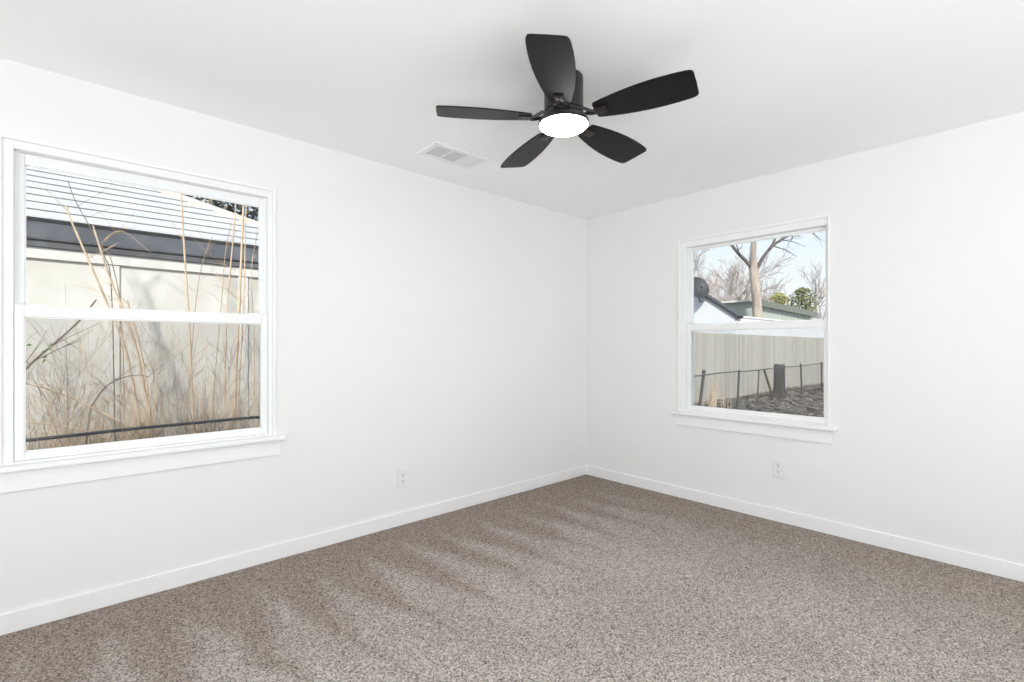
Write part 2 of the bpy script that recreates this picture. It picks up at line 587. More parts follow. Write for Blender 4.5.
# ---------------------------------------------------------------- windows
def make_window(name, loc, rz, W, z0, z1, cr=0.018, f=0.024, fR=0.024, tr=0.022, sR=0.031):
    """single-hung vinyl window; local x across, local y outward, local z up from the floor"""
    t = empty(name, loc, rz)
    t['kind'] = 'structure'
    cw = 0.018
    bm = B()
    box(bm, 0, cw, -0.014, 0.0, z0, z1, 0.003)
    box(bm, W - cr, W, -0.014, 0.0, z0, z1, 0.003)
    box(bm, cw, W - cr, -0.014, 0.0, z1 - cw, z1, 0.003)
    obj('casing', bm, M['trim'], t)
    bm = B()
    a, b = cw - 0.002, W - cr + 0.002
    top = z1 - cw + 0.002
    box(bm, a, a + f, 0.0, 0.125, z0, top, 0.002)
    box(bm, b - fR, b, 0.0, 0.125, z0, top, 0.002)
    box(bm, a + f, b - fR, 0.0, 0.125, top - f, top, 0.002)
    box(bm, a + f, b - fR, 0.0, 0.125, z0, z0 + 0.012, 0.002)
    # outer stop that carries the fixed upper sash
    for u0, u1 in ((a + f, a + f + 0.012), (b - fR - 0.012, b - fR)):
        box(bm, u0, u1, 0.0375, 0.0425, z0 + 0.012, top - f, 0.001)
    obj('window_frame', bm, M['vinyl'], t)
    # stool and apron
    bm = B()
    box(bm, -0.045, W + 0.045, -0.046, 0.0, z0 - 0.024, z0, 0.006, 3)
    obj('window_stool', bm, M['trim'], t)
    bm = B()
    box(bm, -0.022, W + 0.022, -0.013, 0.0, z0 - 0.112, z0 - 0.024, 0.002)
    obj('window_apron', bm, M['trim'], t)
    zm = 1.340
    st = 0.031

    def sash(nm, u0, u1, v0, v1, w0, w1, bot, topr):
        bm = B()
        box(bm, u0, u0 + st, w0, w1, v0, v1, 0.003)
        box(bm, u1 - sR, u1, w0, w1, v0, v1, 0.003)
        box(bm, u0 + st, u1 - sR, w0, w1, v0, v0 + bot, 0.003)
        box(bm, u0 + st, u1 - sR, w0, w1, v1 - topr, v1, 0.003)
        s = obj(nm, bm, M['vinyl'], t)
        bm = B()
        gm = (w0 + w1) / 2
        box(bm, u0 + st - 0.004, u1 - sR + 0.004, gm - 0.003, gm + 0.003, v0 + bot - 0.004, v1 - topr + 0.004)
        obj('pane', bm, M['glass'], s)
        bm = B()
        g = 0.004
        for (p0, p1, q0, q1) in ((u0 + st, u0 + st + g, v0 + bot, v1 - topr), (u1 - sR - g, u1 - sR, v0 + bot, v1 - topr),
                                 (u0 + st, u1 - sR, v0 + bot, v0 + bot + g), (u0 + st, u1 - sR, v1 - topr - g, v1 - topr)):
            box(bm, p0, p1, gm - 0.008, gm - 0.003, q0, q1)
        obj('glazing_bead', bm, M['vinyl'], s)
        return s

    ia, ib = a + f + 0.001, b - fR - 0.001
    lo = sash('lower_sash', ia, ib, z0 + 0.013, zm + 0.062, 0.006, 0.036, 0.036, 0.054)
    up = sash('upper_sash', ia, ib, zm + 0.012, top - f - 0.001, 0.044, 0.074, 0.048, tr)
    # sash lock on the meeting rail, tilt latches
    cx = (ia + ib) / 2
    for uu in (ia + 0.07, ib - 0.07):
        bm = B()
        box(bm, uu - 0.028, uu + 0.028, 0.010, 0.032, zm + 0.062, zm + 0.067, 0.002)
        obj('tilt_latch', bm, M['vinyl'], lo)
    # half screen outside the lower sash
    bm = B()
    box(bm, ia + 0.012, ib - 0.012, 0.1035, 0.1045, z0 + 0.030, zm + 0.040)
    sc = obj('insect_screen', bm, M['screen'], t)
    bm = B()
    for (p0, p1, q0, q1) in ((ia, ia + 0.014, z0 + 0.012, zm + 0.05), (ib - 0.014, ib, z0 + 0.012, zm + 0.05),
                             (ia + 0.014, ib - 0.014, z0 + 0.012, z0 + 0.030), (ia + 0.014, ib - 0.014, zm + 0.036, zm + 0.05)):
        box(bm, p0, p1, 0.099, 0.109, q0, q1, 0.001)
    obj('screen_frame', bm, M['vinyl'], sc)
    return t


w1 = make_window('window_1', (LW['x0'], 0, 0), 0.0, LW['w'], LW['z0'], LW['z1'], 0.018, 0.036, 0.024, 0.050)
w2 = make_window('window_2', (0, RW['y0'], 0), -PI / 2, RW['w'], RW['z0'], RW['z1'], 0.010, 0.048, 0.007, 0.022, 0.019)


# ---------------------------------------------------------------- ceiling fan
FX, FY = -2.005, -1.500
fan = empty('ceiling_fan', (FX, FY, H))
tag(fan, 'low-profile black ceiling fan with five blades and a lit round lamp', 'ceiling fan')
FROT = 0.0
PITCH = -11.0
bm = B()
lathe(bm, [(0.0, 0.0), (0.078, 0.0), (0.086, -0.004), (0.088, -0.012), (0.088, -0.150), (0.090, -0.158), (0.0, -0.158)])
obj('motor_housing', bm, M['fanbody'], fan, True, 35)
bm = B()
lathe(bm, [(0.0, -0.158), (0.084, -0.158), (0.090, -0.163), (0.092, -0.180), (0.0, -0.180)])
obj('flywheel', bm, M['bracket'], fan, True, 35)
bm = B()
lathe(bm, [(0.0, -0.180), (0.085, -0.180), (0.104, -0.188), (0.1135, -0.203), (0.1145, -0.216), (0.1115, -0.219), (0.1085, -0.216), (0.0, -0.212)], 64)
obj('light_kit', bm, M['fanbody'], fan, True, 35)
bm = B()
prof = [(0.0, -0.2125), (0.1075, -0.2125), (0.1080, -0.217)]
for k in range(1, 9):
    a = k / 8 * PI / 2
    prof.append((0.108 * math.cos(a), -0.217 - 0.024 * math.sin(a)))
prof[-1] = (0.0, -0.241)
lathe(bm, prof, 64)
tag(obj('lamp_shade', bm, M['lamp'], fan, True, 50), 'glowing white round diffuser')

# blade outline: root at r=0.150, tip at FR, rounded corners
half = [(0.150, 0.039), (0.152, 0.044), (0.158, 0.0485), (0.20, 0.0585), (0.26, 0.0705), (0.32, 0.0790), (0.38, 0.0845), (0.44, 0.0865),
        (0.50, 0.0850), (0.545, 0.0815), (0.566, 0.0775), (0.576, 0.0710), (0.5805, 0.0610)]
TIPX = 0.582


def blade_bm():
    bm = B()
    up = [(r, h) for r, h in half] + [(TIPX - 0.001, 0.02), (TIPX, 0.0)]
    loop = up + [(r, -h) for r, h in reversed(up[:-1])]
    top, bot = [], []
    for r, h in loop:
        r = 0.150 + (r - 0.150) * 0.977
        top.append(bm.verts.new((r, h, 0.003)))
        bot.append(bm.verts.new((r, h, -0.003)))
    bm.faces.new(top)
    bm.faces.new(bot[::-1])
    n = len(loop)
    for i in range(n):
        bm.faces.new((top[i], bot[i], bot[(i + 1) % n], top[(i + 1) % n]))
    bmesh.ops.transform(bm, matrix=Matrix.Rotation(math.radians(PITCH), 4, 'X'), verts=bm.verts[:])
    return bm


def bracket_bm():
    """blade iron: flat tongue under the blade and two prongs curving in to the flywheel"""
    bm = B()
    R = Matrix.Rotation(math.radians(PITCH), 4, 'X')
    box(bm, 0.148, 0.205, -0.021, 0.021, -0.0095, -0.0032, 0.002, 2, R)
    for s in (-1, 1):
        tube(bm, [(0.086, s * 0.030, 0.012), (0.104, s * 0.028, 0.011), (0.120, s * 0.021, 0.003), (0.136, s * 0.012, -0.005), (0.152, s * 0.010, -0.0065)],
             [0.0075, 0.0075, 0.0075, 0.0075, 0.006], 8)
    return bm


SAG = [2.2, 2.6, -0.5, -2.0, -1.0]     # each blade hangs a little differently
blade_z = -0.187
for k in range(5):
    ang = math.radians(FROT + 72 * k)
    bl = obj('blade', blade_bm(), M['fanblack'], fan)
    bl.location = (0, 0, blade_z)
    bl.rotation_euler = (0, math.radians(SAG[k]), ang)
    br = obj('blade_bracket', bracket_bm(), M['bracket'], bl, True, 40)
    for sx_ in (0.168, 0.190):
        bm = B()
        lathe(bm, [(0.0, 0.0), (0.0045, 0.0), (0.0045, -0.002), (0.003, -0.0035), (0.0, -0.004)], 12)
        bmesh.ops.transform(bm, matrix=Matrix.Rotation(math.radians(PITCH), 4, 'X') @ Matrix.Translation((sx_, 0, -0.0094)), verts=bm.verts[:])
        obj('screw', bm, M['bracket'], bl)

# ---------------------------------------------------------------- ceiling air vent
vx0, vx1, vy0, vy1 = -2.052, -1.640, -0.535, -0.315
vent = empty('ceiling_vent', ((vx0 + vx1) / 2, (vy0 + vy1) / 2, H))
tag(vent, 'white louvred air vent set in the ceiling near the left wall', 'air vent')
hx, hy = (vx1 - vx0) / 2, (vy1 - vy0) / 2
fb = 0.036
d3 = (2 * hx - 2 * fb) / 3
bm = B()
box(bm, -hx, hx, -hy, -hy + fb, -0.007, 0, 0.002)
box(bm, -hx, hx, hy - fb, hy, -0.007, 0, 0.002)
box(bm, -hx, -hx + fb, -hy + fb, hy - fb, -0.007, 0, 0.002)
box(bm, hx - fb, hx, -hy + fb, hy - fb, -0.007, 0, 0.002)
for k in (1, 2):
    xc = -hx + fb + k * d3
    box(bm, xc - 0.006, xc + 0.006, -hy + fb, hy - fb, -0.007, 0, 0.001)
obj('vent_frame', bm, M['ventwhite'], vent)
bm = B()
box(bm, -hx + fb, hx - fb, -hy + fb, hy - fb, -0.0012, -0.0002)
obj('vent_backing', bm, M['duct'], vent)
for k in range(3):
    bm = B()
    xa, xb = -hx + fb + k * d3 + 0.006, -hx + fb + (k + 1) * d3 - 0.006
    if k < 2:
        ns = 9
        tilt = 38
    else:
        ns = 9
        tilt = -20
    for j in range(ns):
        yc = -hy + fb + (j + 0.5) * (2 * hy - 2 * fb) / ns
        mm = Matrix.Translation((0, yc, -0.0045)) @ Matrix.Rotation(math.radians(tilt if k < 2 else 0), 4, 'X')
        wd = 0.0036 if k < 2 else 0.0079
        box(bm, xa, xb, -wd, wd, -0.0007, 0.0007, 0, 1, mm)
    obj('louvre_panel', bm, M['ventwhite'], vent)


# ---------------------------------------------------------------- wall outlets
def outlet(loc, rz, label):
    """local x across the wall, local -y into the room"""
    t = empty('wall_outlet', loc, rz)
    tag(t, label, 'outlet', 'duplex wall outlets')
    bm = B()
    box(bm, -0.040, 0.040, -0.0065, 0.0, -0.0625, 0.0625, 0.003, 3)
    obj('cover_plate', bm, M['plate'], t)
    for s in (-1, 1):
        bm = B()
        lathe(bm, [(0.0, 0.0), (0.0165, 0.0), (0.0172, -0.001), (0.0172, -0.003), (0.0, -0.003)], 32)
        bmesh.ops.transform(bm, matrix=Matrix.Translation((0, -0.0058, s * 0.0215)) @ Matrix.Rotation(-PI / 2, 4, 'X'), verts=bm.verts[:])
        r = obj('receptacle', bm, M['plate'], t, True, 30)
        bm = B()
        for xs, hh in ((-0.0064, 0.0046), (0.0064, 0.0036)):
            box(bm, xs - 0.0016, xs + 0.0016, -0.0094, -0.0084, s * 0.0215 + 0.003 - hh, s * 0.0215 + 0.003 + hh)
        tube(bm, [(0, -0.0094, s * 0.0215 - 0.0085), (0, -0.0084, s * 0.0215 - 0.0085)], 0.0030, 12)
        obj('slots', bm, M['slot'], r)
    bm = B()
    lathe(bm, [(0.0, 0.0), (0.0035, 0.0), (0.0035, 0.001), (0.002, 0.002), (0.0, 0.002)], 12)
    bmesh.ops.transform(bm, matrix=Matrix.Translation((0, -0.0065, 0)) @ Matrix.Rotation(PI / 2, 4, 'X'), verts=bm.verts[:])
    obj('screw', bm, M['plate'], t)


outlet((-1.975, 0, 0.319), 0, 'white wall outlet on the left wall, between its window and the corner')
outlet((0, -1.716, 0.371), -PI / 2, 'white wall outlet low on the right wall, directly below its window')

# ================================================================ OUTSIDE
rnd = random.Random(7)


def gz(x, y):
    h = -0.52
    h += 0.16 * math.exp(-((y - 2.6) / 1.3) ** 2) * max(0.0, min(1.0, (x - 4) / 6.0))
    h += 0.05 * noise.noise((x * 0.45, y * 0.45, 0.3)) + 0.02 * noise.noise((x * 1.7, y * 1.7, 3.1))
    return h


bm = B()
xs = [-9 + 0.5 * i for i in range(int((40 + 9) / 0.5) + 1)] + [46, 54, 64, 80, 110]
ys = [-22, -16, -11, -8] + [-6 + 0.5 * i for i in range(int(20 / 0.5) + 1)] + [16, 20, 26, 34, 44, 60, 90]
grid = [[bm.verts.new((x, y, gz(x, y) if not (-6.0 < x < 0.4 and -6.9 < y < 0.4) else -0.6)) for y in ys] for x in xs]
for i in range(len(xs) - 1):
    for j in range(len(ys) - 1):
        bm.faces.new((grid[i][j], grid[i + 1][j], grid[i + 1][j + 1], grid[i][j + 1]))
g = obj('ground', bm, M['ground'], None, True)
g['kind'] = 'structure'

# ---------------------------------------------------------------- the house next door, across the side yard
EY, EZ = 3.50, 2.44            # eave line
PITCHR = math.radians(27)
nR = Vector((0, -math.sin(PITCHR), math.cos(PITCHR)))


def on_roof(px, py):
    d = FW + RT * ((px - CXP) / FPX) + Vector((0, 0, (HOR - py) / FPX))
    p0 = Vector((0, EY, EZ))
    t = (p0 - CAM).dot(nR) / d.dot(nR)
    return CAM + d * t


hA, hB = on_roof(150, 189), on_roof(258, 227)


def hipx(y):
    return hA.x + (hB.x - hA.x) * (y - hA.y) / (hB.y - hA.y)


x_end = hipx(EY)                        # where the hip meets the eave
ridge_y = on_roof(90, 176.5).y
up_s = (ridge_y - EY) / math.cos(PITCHR)
nb = empty('neighbour_house', (-4.0, 3.7, gz(-4, 3.7)))
tag(nb, 'pale panel-walled house with bright white roof outside the left window', 'house')
nbi = Matrix.Translation(-nb.location)


def nbo(name, bm, mat, smooth=False, par=None, auto=None):
    bmesh.ops.transform(bm, matrix=nbi, verts=bm.verts[:])
    return obj(name, bm, mat, par or nb, smooth, auto)


WY = 3.585
WX1 = x_end - 0.35
bm = B()
box(bm, -12, WX1, WY, WY + 0.16, -0.75, 2.42)
wall_nb = nbo('wall', bm, M['panel'])
bm = B()
box(bm, WX1 - 0.16, WX1, WY + 0.16, WY + 4.2, -0.75, 2.42)
nbo('wall', bm, M['panel'])
# frieze board and the narrow shadow line under it
bm = B()
box(bm, -12, WX1 + 0.02, WY - 0.030, WY - 0.0005, 2.075, 2.184, 0.004)
nbo('frieze_board', bm, M['panelstrip'])
# raised vertical strips that cover the panel joints
pl = P(106, 375, 1, WY).x
pr = P(119.5, 375, 1, WY).x
k = -4
while True:
    xa = pl + k * 1.22
    if xa > WX1 - 0.3:
        break
    bm = B()
    box(bm, xa, xa + (pr - pl), WY - 0.018, WY - 0.0005, -0.75, 2.074, 0.003)
    nbo('joint_strip', bm, M['panelstrip'])
    k += 1
# dark gutter fascia, a pale drip strip, soffit board coloured dark for the shade under the eave
bm = B()
box(bm, -12, x_end - 0.02, EY + 0.02, EY + 0.05, 2.265, EZ - 0.012, 0.003)
nbo('fascia', bm, M['gutter'])
bm = B()
box(bm, -12, x_end - 0.03, EY + 0.012, EY + 0.055, 2.250, 2.2645, 0.002)
nbo('drip_strip', bm, M['steel'])
bm = B()
box(bm, -12, x_end - 0.04, EY + 0.030, WY - 0.001, 2.185, 2.249, 0.003)
nbo('soffit', bm, M['soffitshade'])
# roof: lapped courses cut off along the hip
NC = 8
bm = B()
dy = (ridge_y - EY) / NC
tp = math.tan(PITCHR)
for c in range(NC):
    ya, yb = EY - 0.02 + c * dy, EY - 0.02 + (c + 1) * dy + 0.02
    za, zb = EZ + (c * dy) * tp, EZ + ((c + 1) * dy + 0.02) * tp
    th = 0.030
    xa, xb = hipx(ya), hipx(yb)
    lo_ = [(-12, ya, za + th), (xa, ya, za + th), (xb, yb, zb + 0.001), (-12, yb, zb + 0.001)]
    prism(bm, lo_, (0, 0, -0.016))
rf = nbo('roof', bm, M['roofwhite'])
Rg = Vector((hipx(ridge_y), ridge_y, EZ + (ridge_y - EY) * tp))
Bt = Vector((x_end, EY, EZ))
Bk = Vector((x_end, 2 * ridge_y - EY, EZ))
bm = B()
vs = [bm.verts.new(v) for v in (Bt, Bk, Rg)]
bm.faces.new(vs)
v2 = [bm.verts.new(v) for v in (Vector((-12, ridge_y, Rg.z)), Vector((-12, Bk.y, EZ)))]
bm.faces.new((vs[2], vs[1], v2[1], v2[0]))
r_ = bmesh.ops.extrude_face_region(bm, geom=bm.faces[:])
bmesh.ops.translate(bm, vec=(0, 0, -0.02), verts=[v for v in r_['geom'] if isinstance(v, bmesh.types.BMVert)])
nbo('roof', bm, M['roofwhite'])
bm = B()
tube(bm, [Bt + Vector((0.02, 0, 0.01)), Rg + Vector((0, 0, 0.03))], 0.055, 8)
tube(bm, [Rg + Vector((0, 0, 0.03)), Vector((-12, ridge_y, Rg.z + 0.03))], 0.055, 8)
nbo('hip_cap', bm, M['cream'], True, None, 50)

# ---------------------------------------------------------------- chain-link fence along the side yard
FY2 = 2.40
cf = empty('chain_link_fence', (3.0, FY2, gz(3, FY2)))
tag(cf, 'low weathered chain-link fence with a thin top rail outside both windows', 'fence')
cfi = Matrix.Translation(-cf.location)


def cfo(name, bm, mat, par=None):
    bmesh.ops.transform(bm, matrix=cfi, verts=bm.verts[:])
    return obj(name, bm, mat, par or cf, True, 40)


def railz(x):
    return 0.490 + 0.0075 * max(0.0, x + 4.0)


bm = B()
pts = []
x = -8.0
while x <= 24.01:
    pts.append((x, FY2 + 0.015 * math.sin(x * 0.9), railz(x) + 0.012 * math.sin(x * 1.7)))
    x += 0.8
tube(bm, pts, 0.014, 8)
cfo('top_rail', bm, M['steel'])
posts = [(-5.9, 0, 0.02), (P(706, 371, 1, FY2).x, -0.32, 0.07), (P(741, 371, 1, FY2).x, -0.13, 0.0), (P(802.5, 366, 1, FY2).x, 0.12, 0.03), (P(823, 363, 1, FY2).x, 0.03, 0.03),
         (-1.7, 0.02, 0.02), (1.6, 0.0, 0.02), (4.6, 0.0, 0.03), (20.6, 0, 0.03)]
for q, (x, lean, topx) in enumerate(posts):
    bm = B()
    zt = railz(x) + topx
    zb = gz(x, FY2) - 0.15
    r = 0.034 if q == 1 else 0.026
    tube(bm, [(x + lean, FY2 + 0.05, zb), (x, FY2 + 0.05, zt)], r, 10)
    bmesh.ops.create_icosphere(bm, subdivisions=2, radius=r * 1.35, matrix=Matrix.Translation((x, FY2 + 0.05, zt)))
    cfo('post', bm, M['steel'])
bm = B()
dia = 0.062


def wire(pts):
    tube(bm, pts, 0.0012, 3, False)


x = -6.5
while x < 21.0:
    base = gz(x, FY2) + 0.03
    top = railz(x) - 0.015
    nseg = int((top - base) / dia)
    for s in (1, -1):
        pp = []
        for q in range(nseg + 1):
            pp.append((x + s * (dia / 2 if q % 2 else 0), FY2 - 0.02 + s * 0.0015, base + (top - base) * q / nseg))
        wire(pp)
    x += dia
cfo('chain_link_mesh', bm, M['wire'])


def branch(bm, p, d, L, r, lev, rr, spread=0.55, n=4, grav=0.0, kids=(2, 3), minr=0.004):
    steps = 3
    pts, rad = [p.copy()], [r]
    for i in range(steps):
        d = (d + Vector((rr.gauss(0, .16), rr.gauss(0, .16), rr.gauss(0, .10) + grav))).normalized()
        p = p + d * (L / steps)
        pts.append(p.copy())
        rad.append(max(minr, r * (1 - 0.45 * (i + 1) / steps)))
    tube(bm, pts, rad, n if lev > 1 else 3, False)
    if lev <= 0:
        return
    for k in range(rr.randint(*kids)):
        f = rr.uniform(0.35, 1.0)
        i = min(steps, max(1, int(f * steps + 0.5)))
        q = pts[i]
        ax = Vector((rr.gauss(0, 1), rr.gauss(0, 1), rr.gauss(0, 0.5)))
        nd = (d + ax.normalized() * spread * rr.uniform(0.7, 1.5)).normalized()
        branch(bm, q, nd, L * rr.uniform(0.55, 0.8), rad[i] * 0.62, lev - 1, rr, spread, n, grav, kids, minr)
    branch(bm, pts[-1], d, L * 0.72, rad[-1] * 0.9, lev - 1, rr, spread, n, grav, kids, minr)


# ---------------------------------------------------------------- canes and weeds in the side yard
def thing_mesh(name, bm, mat, origin, label, cat, group=None, kind=None, smooth=True):
    origin = Vector(origin)
    bmesh.ops.transform(bm, matrix=Matrix.Translation(-origin), verts=bm.verts[:])
    o = obj(name, bm, mat, None, smooth, 60)
    o.location = origin
    return tag(o, label, cat, group, kind)


def curve(pts, n=14):
    """smooth polyline through points (Catmull-Rom)"""
    pts = [Vector(p) for p in pts]
    q = [pts[0] * 2 - pts[1]] + pts + [pts[-1] * 2 - pts[-2]]
    out = []
    for i in range(1, len(q) - 2):
        for k in range(n):
            t = k / n
            a, b_, c, d = q[i - 1], q[i], q[i + 1], q[i + 2]
            out.append(0.5 * ((2 * b_) + (c - a) * t + (2 * a - 5 * b_ + 4 * c - d) * t * t + (-a + 3 * b_ - 3 * c + d) * t ** 3))
    out.append(pts[-1])
    return out


def cane(pix, Y, r, label, mat='cane', nodes=True, side=0, ground=True, seed=1, name='cane', cat='plant stem'):
    """a dry stem: pixel polyline from the foot upward, standing in the plane y=Y"""
    rr = random.Random(seed)
    pts = [P(px, py, 1, Y) for px, py in pix]
    for i, p in enumerate(pts):
        p.y += 0.02 * (i % 2) + rr.uniform(-0.02, 0.02)
    if ground:
        p = pts[0]
        dd = (pts[0] - pts[1]).normalized()
        foot = Vector((p.x + dd.x * 0.25, p.y, gz(p.x, p.y) - 0.05))
        pts = [foot] + pts
    c = curve(pts, 8)
    n = len(c)
    rad = [r * (1.0 - 0.45 * i / n) for i in range(n)]
    if nodes:
        for i in range(2, n, 4):
            rad[i] *= 1.35
    bm = B()
    tube(bm, c, rad, 7)
    for _ in range(side):
        i = rr.randrange(int(n * 0.25), n - 2)
        a = rr.choice((-1, 1)) * rr.uniform(0.5, 1.0)
        L = rr.uniform(0.18, 0.45)
        d = Vector((a, rr.uniform(-0.3, 0.3), rr.uniform(0.3, 1.0))).normalized()
        p = c[i]
        q = p + d * L * 0.5 + Vector((0, 0, 0.02))
        tube(bm, [p, q, p + d * L + Vector((0, 0, rr.uniform(-0.05, 0.08)))], [r * 0.4, r * 0.3, r * 0.15], 4)
        if rr.random() < 0.6:
            d2 = (d + Vector((rr.uniform(-.7, .7), 0, rr.uniform(-.4, .7)))).normalized()
            tube(bm, [q, q + d2 * L * 0.4], [r * 0.25, r * 0.12], 4)
    return thing_mesh(name, bm, M[mat], c[0], label, cat)


cane([(196, 440), (194, 421), (189, 324), (186, 270), (181, 192), (178, 150)], 2.85, 0.0115, 'tall straight tan cane in the middle of the left window', side=5, seed=3)
cane([(233, 440), (234, 421), (238, 324), (240, 290), (243, 204), (245, 150)], 2.80, 0.016, 'thickest tan cane near the right edge of the left window', side=4, seed=4)
cane([(237, 440), (239, 400), (244, 300), (247, 205), (250, 150)], 3.0, 0.008, 'thin tan cane just right of the thickest cane', side=4, seed=5)
cane([(224, 440), (225, 417), (226, 328), (228, 297), (235, 208), (237, 150)], 2.95, 0.010, 'spotted tan cane just left of the thickest cane', side=5, seed=6)
cane([(140, 440), (136, 400), (124, 345), (108, 305), (97, 280), (71, 220), (66, 205)], 2.95, 0.0125, 'tan cane leaning left across the dark gutter of the next house', side=5, seed=8)
cane([(152, 440), (146, 395), (134, 340), (115, 290), (103, 258), (93, 225)], 3.05, 0.011, 'second tan cane leaning left, right of the longest leaning one', side=5, seed=9)
cane([(163, 440), (140, 433), (100, 412), (60, 393), (28, 384), (-10, 378)], 2.75, 0.010, 'long tan cane fallen across the lower left of the left window', side=0, seed=10, ground=False)
cane([(120, 445), (90, 433), (55, 425), (20, 422)], 2.72, 0.008, 'short pale cane lying low in front of the fallen cane', side=0, seed=11, ground=False)
cane([(150, 440), (149, 400), (141, 352), (132, 318), (127, 300)], 2.9, 0.010, 'tan cane leaning out of the reed clump behind the top rail', side=6, seed=12)
cane([(15, 390), (28, 367), (55, 343), (80, 320), (96, 300)], 2.7, 0.011, 'grey-brown branch slanting up at the left edge of the left window', mat='twig', nodes=False, side=6, seed=13, name='branch', cat='branch')
cane([(88, 425), (96, 400), (107, 386), (120, 379), (136, 375), (150, 377)], 2.95, 0.007, 'thin grey arching twig over the pale joint strip', mat='twig', nodes=False, side=2, seed=14, name='branch', cat='branch')
cane([(112, 300), (104, 255), (89, 225), (75, 200), (68, 180)], 3.1, 0.0055, 'thin grey twig rising over the white roof at the left', mat='twig', nodes=False, side=4, seed=15, name='branch', cat='branch')
cane([(122, 330), (112, 262), (102, 244), (122, 231), (150, 252)], 3.15, 0.0055, 'bent tan twig arched over the dark gutter', mat='tantwig', nodes=False, side=4, seed=16, name='branch', cat='branch')
cane([(214, 440), (214, 400), (222, 300), (226, 250), (232, 222)], 3.1, 0.0055, 'thin tan twig left of the spotted cane', mat='tantwig', nodes=False, side=6, seed=17, name='branch', cat='branch')
cane([(186, 440), (190, 380), (196, 300), (203, 262), (212, 236)], 3.15, 0.006, 'forked tan twig right of the tall straight cane', mat='tantwig', nodes=False, side=8, seed=18, name='branch', cat='branch')
cane([(252, 440), (255, 400), (254, 330), (252, 270), (258, 230)], 3.0, 0.006, 'slender tan cane at the right edge of the left window', side=4, seed=19)

# green leaves still hanging on the slanting branch
bm = B()
for px, py in ((43, 352), (45, 357), (50, 349), (29, 345), (51, 345), (44, 361)):
    p = P(px, py, 1, 2.69)
    a = rnd.uniform(0, PI)
    u = Vector((math.cos(a), 0.3, math.sin(a))) * 0.02
    v = Vector((-math.sin(a), 0.1, math.cos(a))) * 0.010
    vs = [bm.verts.new(p + u), bm.verts.new(p + v), bm.verts.new(p - u), bm.verts.new(p - v)]
    bm.faces.new(vs)
    tube(bm, [p, P(px + 1.5, py - 3.5, 1, 2.70)], 0.0015, 4)
thing_mesh('leaf_sprig', bm, M['leafgreen'], P(45, 357, 1, 2.69), 'few small green leaves hanging on the slanting branch', 'leaves', None, 'stuff')


def blades(name, n, region, hmin, hmax, mat, label, cat, seed, lean=0.25, wd=0.004):
    rr = random.Random(seed)
    bm = B()
    for _ in range(n):
        x = rr.uniform(region[0], region[1])
        y = rr.uniform(region[2], region[3])
        h = rr.uniform(hmin, hmax) * (0.62 + 0.95 * noise.noise((x * 2.6, y * 2, seed)))
        if h < 0.05:
            continue
        z = gz(x, y) - 0.02
        lx, ly = rr.gauss(0, lean), rr.gauss(0, lean * 0.6)
        p0 = Vector((x, y, z))
        p1 = p0 + Vector((lx * h * 0.4, ly * h * 0.4, h * 0.55))
        p2 = p0 + Vector((lx * h * 1.2, ly * h * 1.2, h))
        q = rr.uniform(0.6, 1.3) * wd
        tube(bm, [p0, p1, p2], [q, q * 0.8, q * 0.25], 3, False)
    return thing_mesh(name, bm, M[mat], (0.5 * (region[0] + region[1]), 0.5 * (region[2] + region[3]), gz(0, 0)), label, cat, None, 'stuff', False)


xl, xr = P(20, 400, 1, 3.0).x, P(262, 400, 1, 3.0).x
blades('dry_grass', 1250, (xl - 0.6, xr + 1.0, 2.45, 3.45), 0.9, 1.95, 'grass', 'dry tan grass and weeds standing along the fence', 'grass', 21, 0.20, 0.0030)
blades('dead_weeds', 380, (xl - 0.6, xr + 0.8, 2.5, 3.45), 1.2, 2.0, 'darkgrass', 'thin dark dead weed stalks mixed into the dry grass', 'weeds', 22, 0.14, 0.0026)
xa, xb = P(128, 400, 1, 2.9).x, P(152, 400, 1, 2.9).x
blades('reed_clump', 170, (xa, xb, 2.75, 3.1), 1.6, 2.3, 'grass', 'dense upright clump of tan reeds beside the joint strip', 'reeds', 23, 0.07, 0.005)
xa, xb = P(50, 400, 1, 3.2).x, P(100, 400, 1, 3.2).x
blades('thin_reeds', 160, (xa, xb, 2.9, 3.5), 1.6, 2.3, 'grass', 'loose stand of thin reeds at the left of the left window', 'reeds', 24, 0.07, 0.003)
xa, xb = P(200, 400, 1, 2.9).x, P(220, 400, 1, 2.9).x
blades('weed_clump', 120, (xa, xb, 2.7, 3.1), 1.3, 1.9, 'darkgrass', 'dark dead weed clump left of the thickest cane', 'weeds', 25, 0.12, 0.004)
blades('dead_stubble', 700, (7.5, 22, 0.3, 4.0), 0.05, 0.22, 'darkgrass', 'dead stubble and twigs scattered over the dark yard', 'stubble', 26, 0.9, 0.006)


def bare_shrub(px, Y, hh, seed, mat, label, lev=4, spread=0.6):
    p = P(px, 400, 1, Y)
    p.z = gz(p.x, p.y) - 0.05
    rr = random.Random(seed)
    bm = B()
    for k in range(3):
        branch(bm, p + Vector((rr.uniform(-.12, .12), rr.uniform(-.05, .05), 0)), Vector((rr.uniform(-.25, .25), 0, 1)).normalized(), hh * 0.36, 0.006, lev, rr, spread, 4, 0.05, (1, 2), 0.0014)
    for v in bm.verts:
        v.co.y = min(3.50, max(2.5, v.co.y))
    return thing_mesh('bare_shrub', bm, M[mat], p, label, 'shrub', 'bare shrubs along the side yard fence')


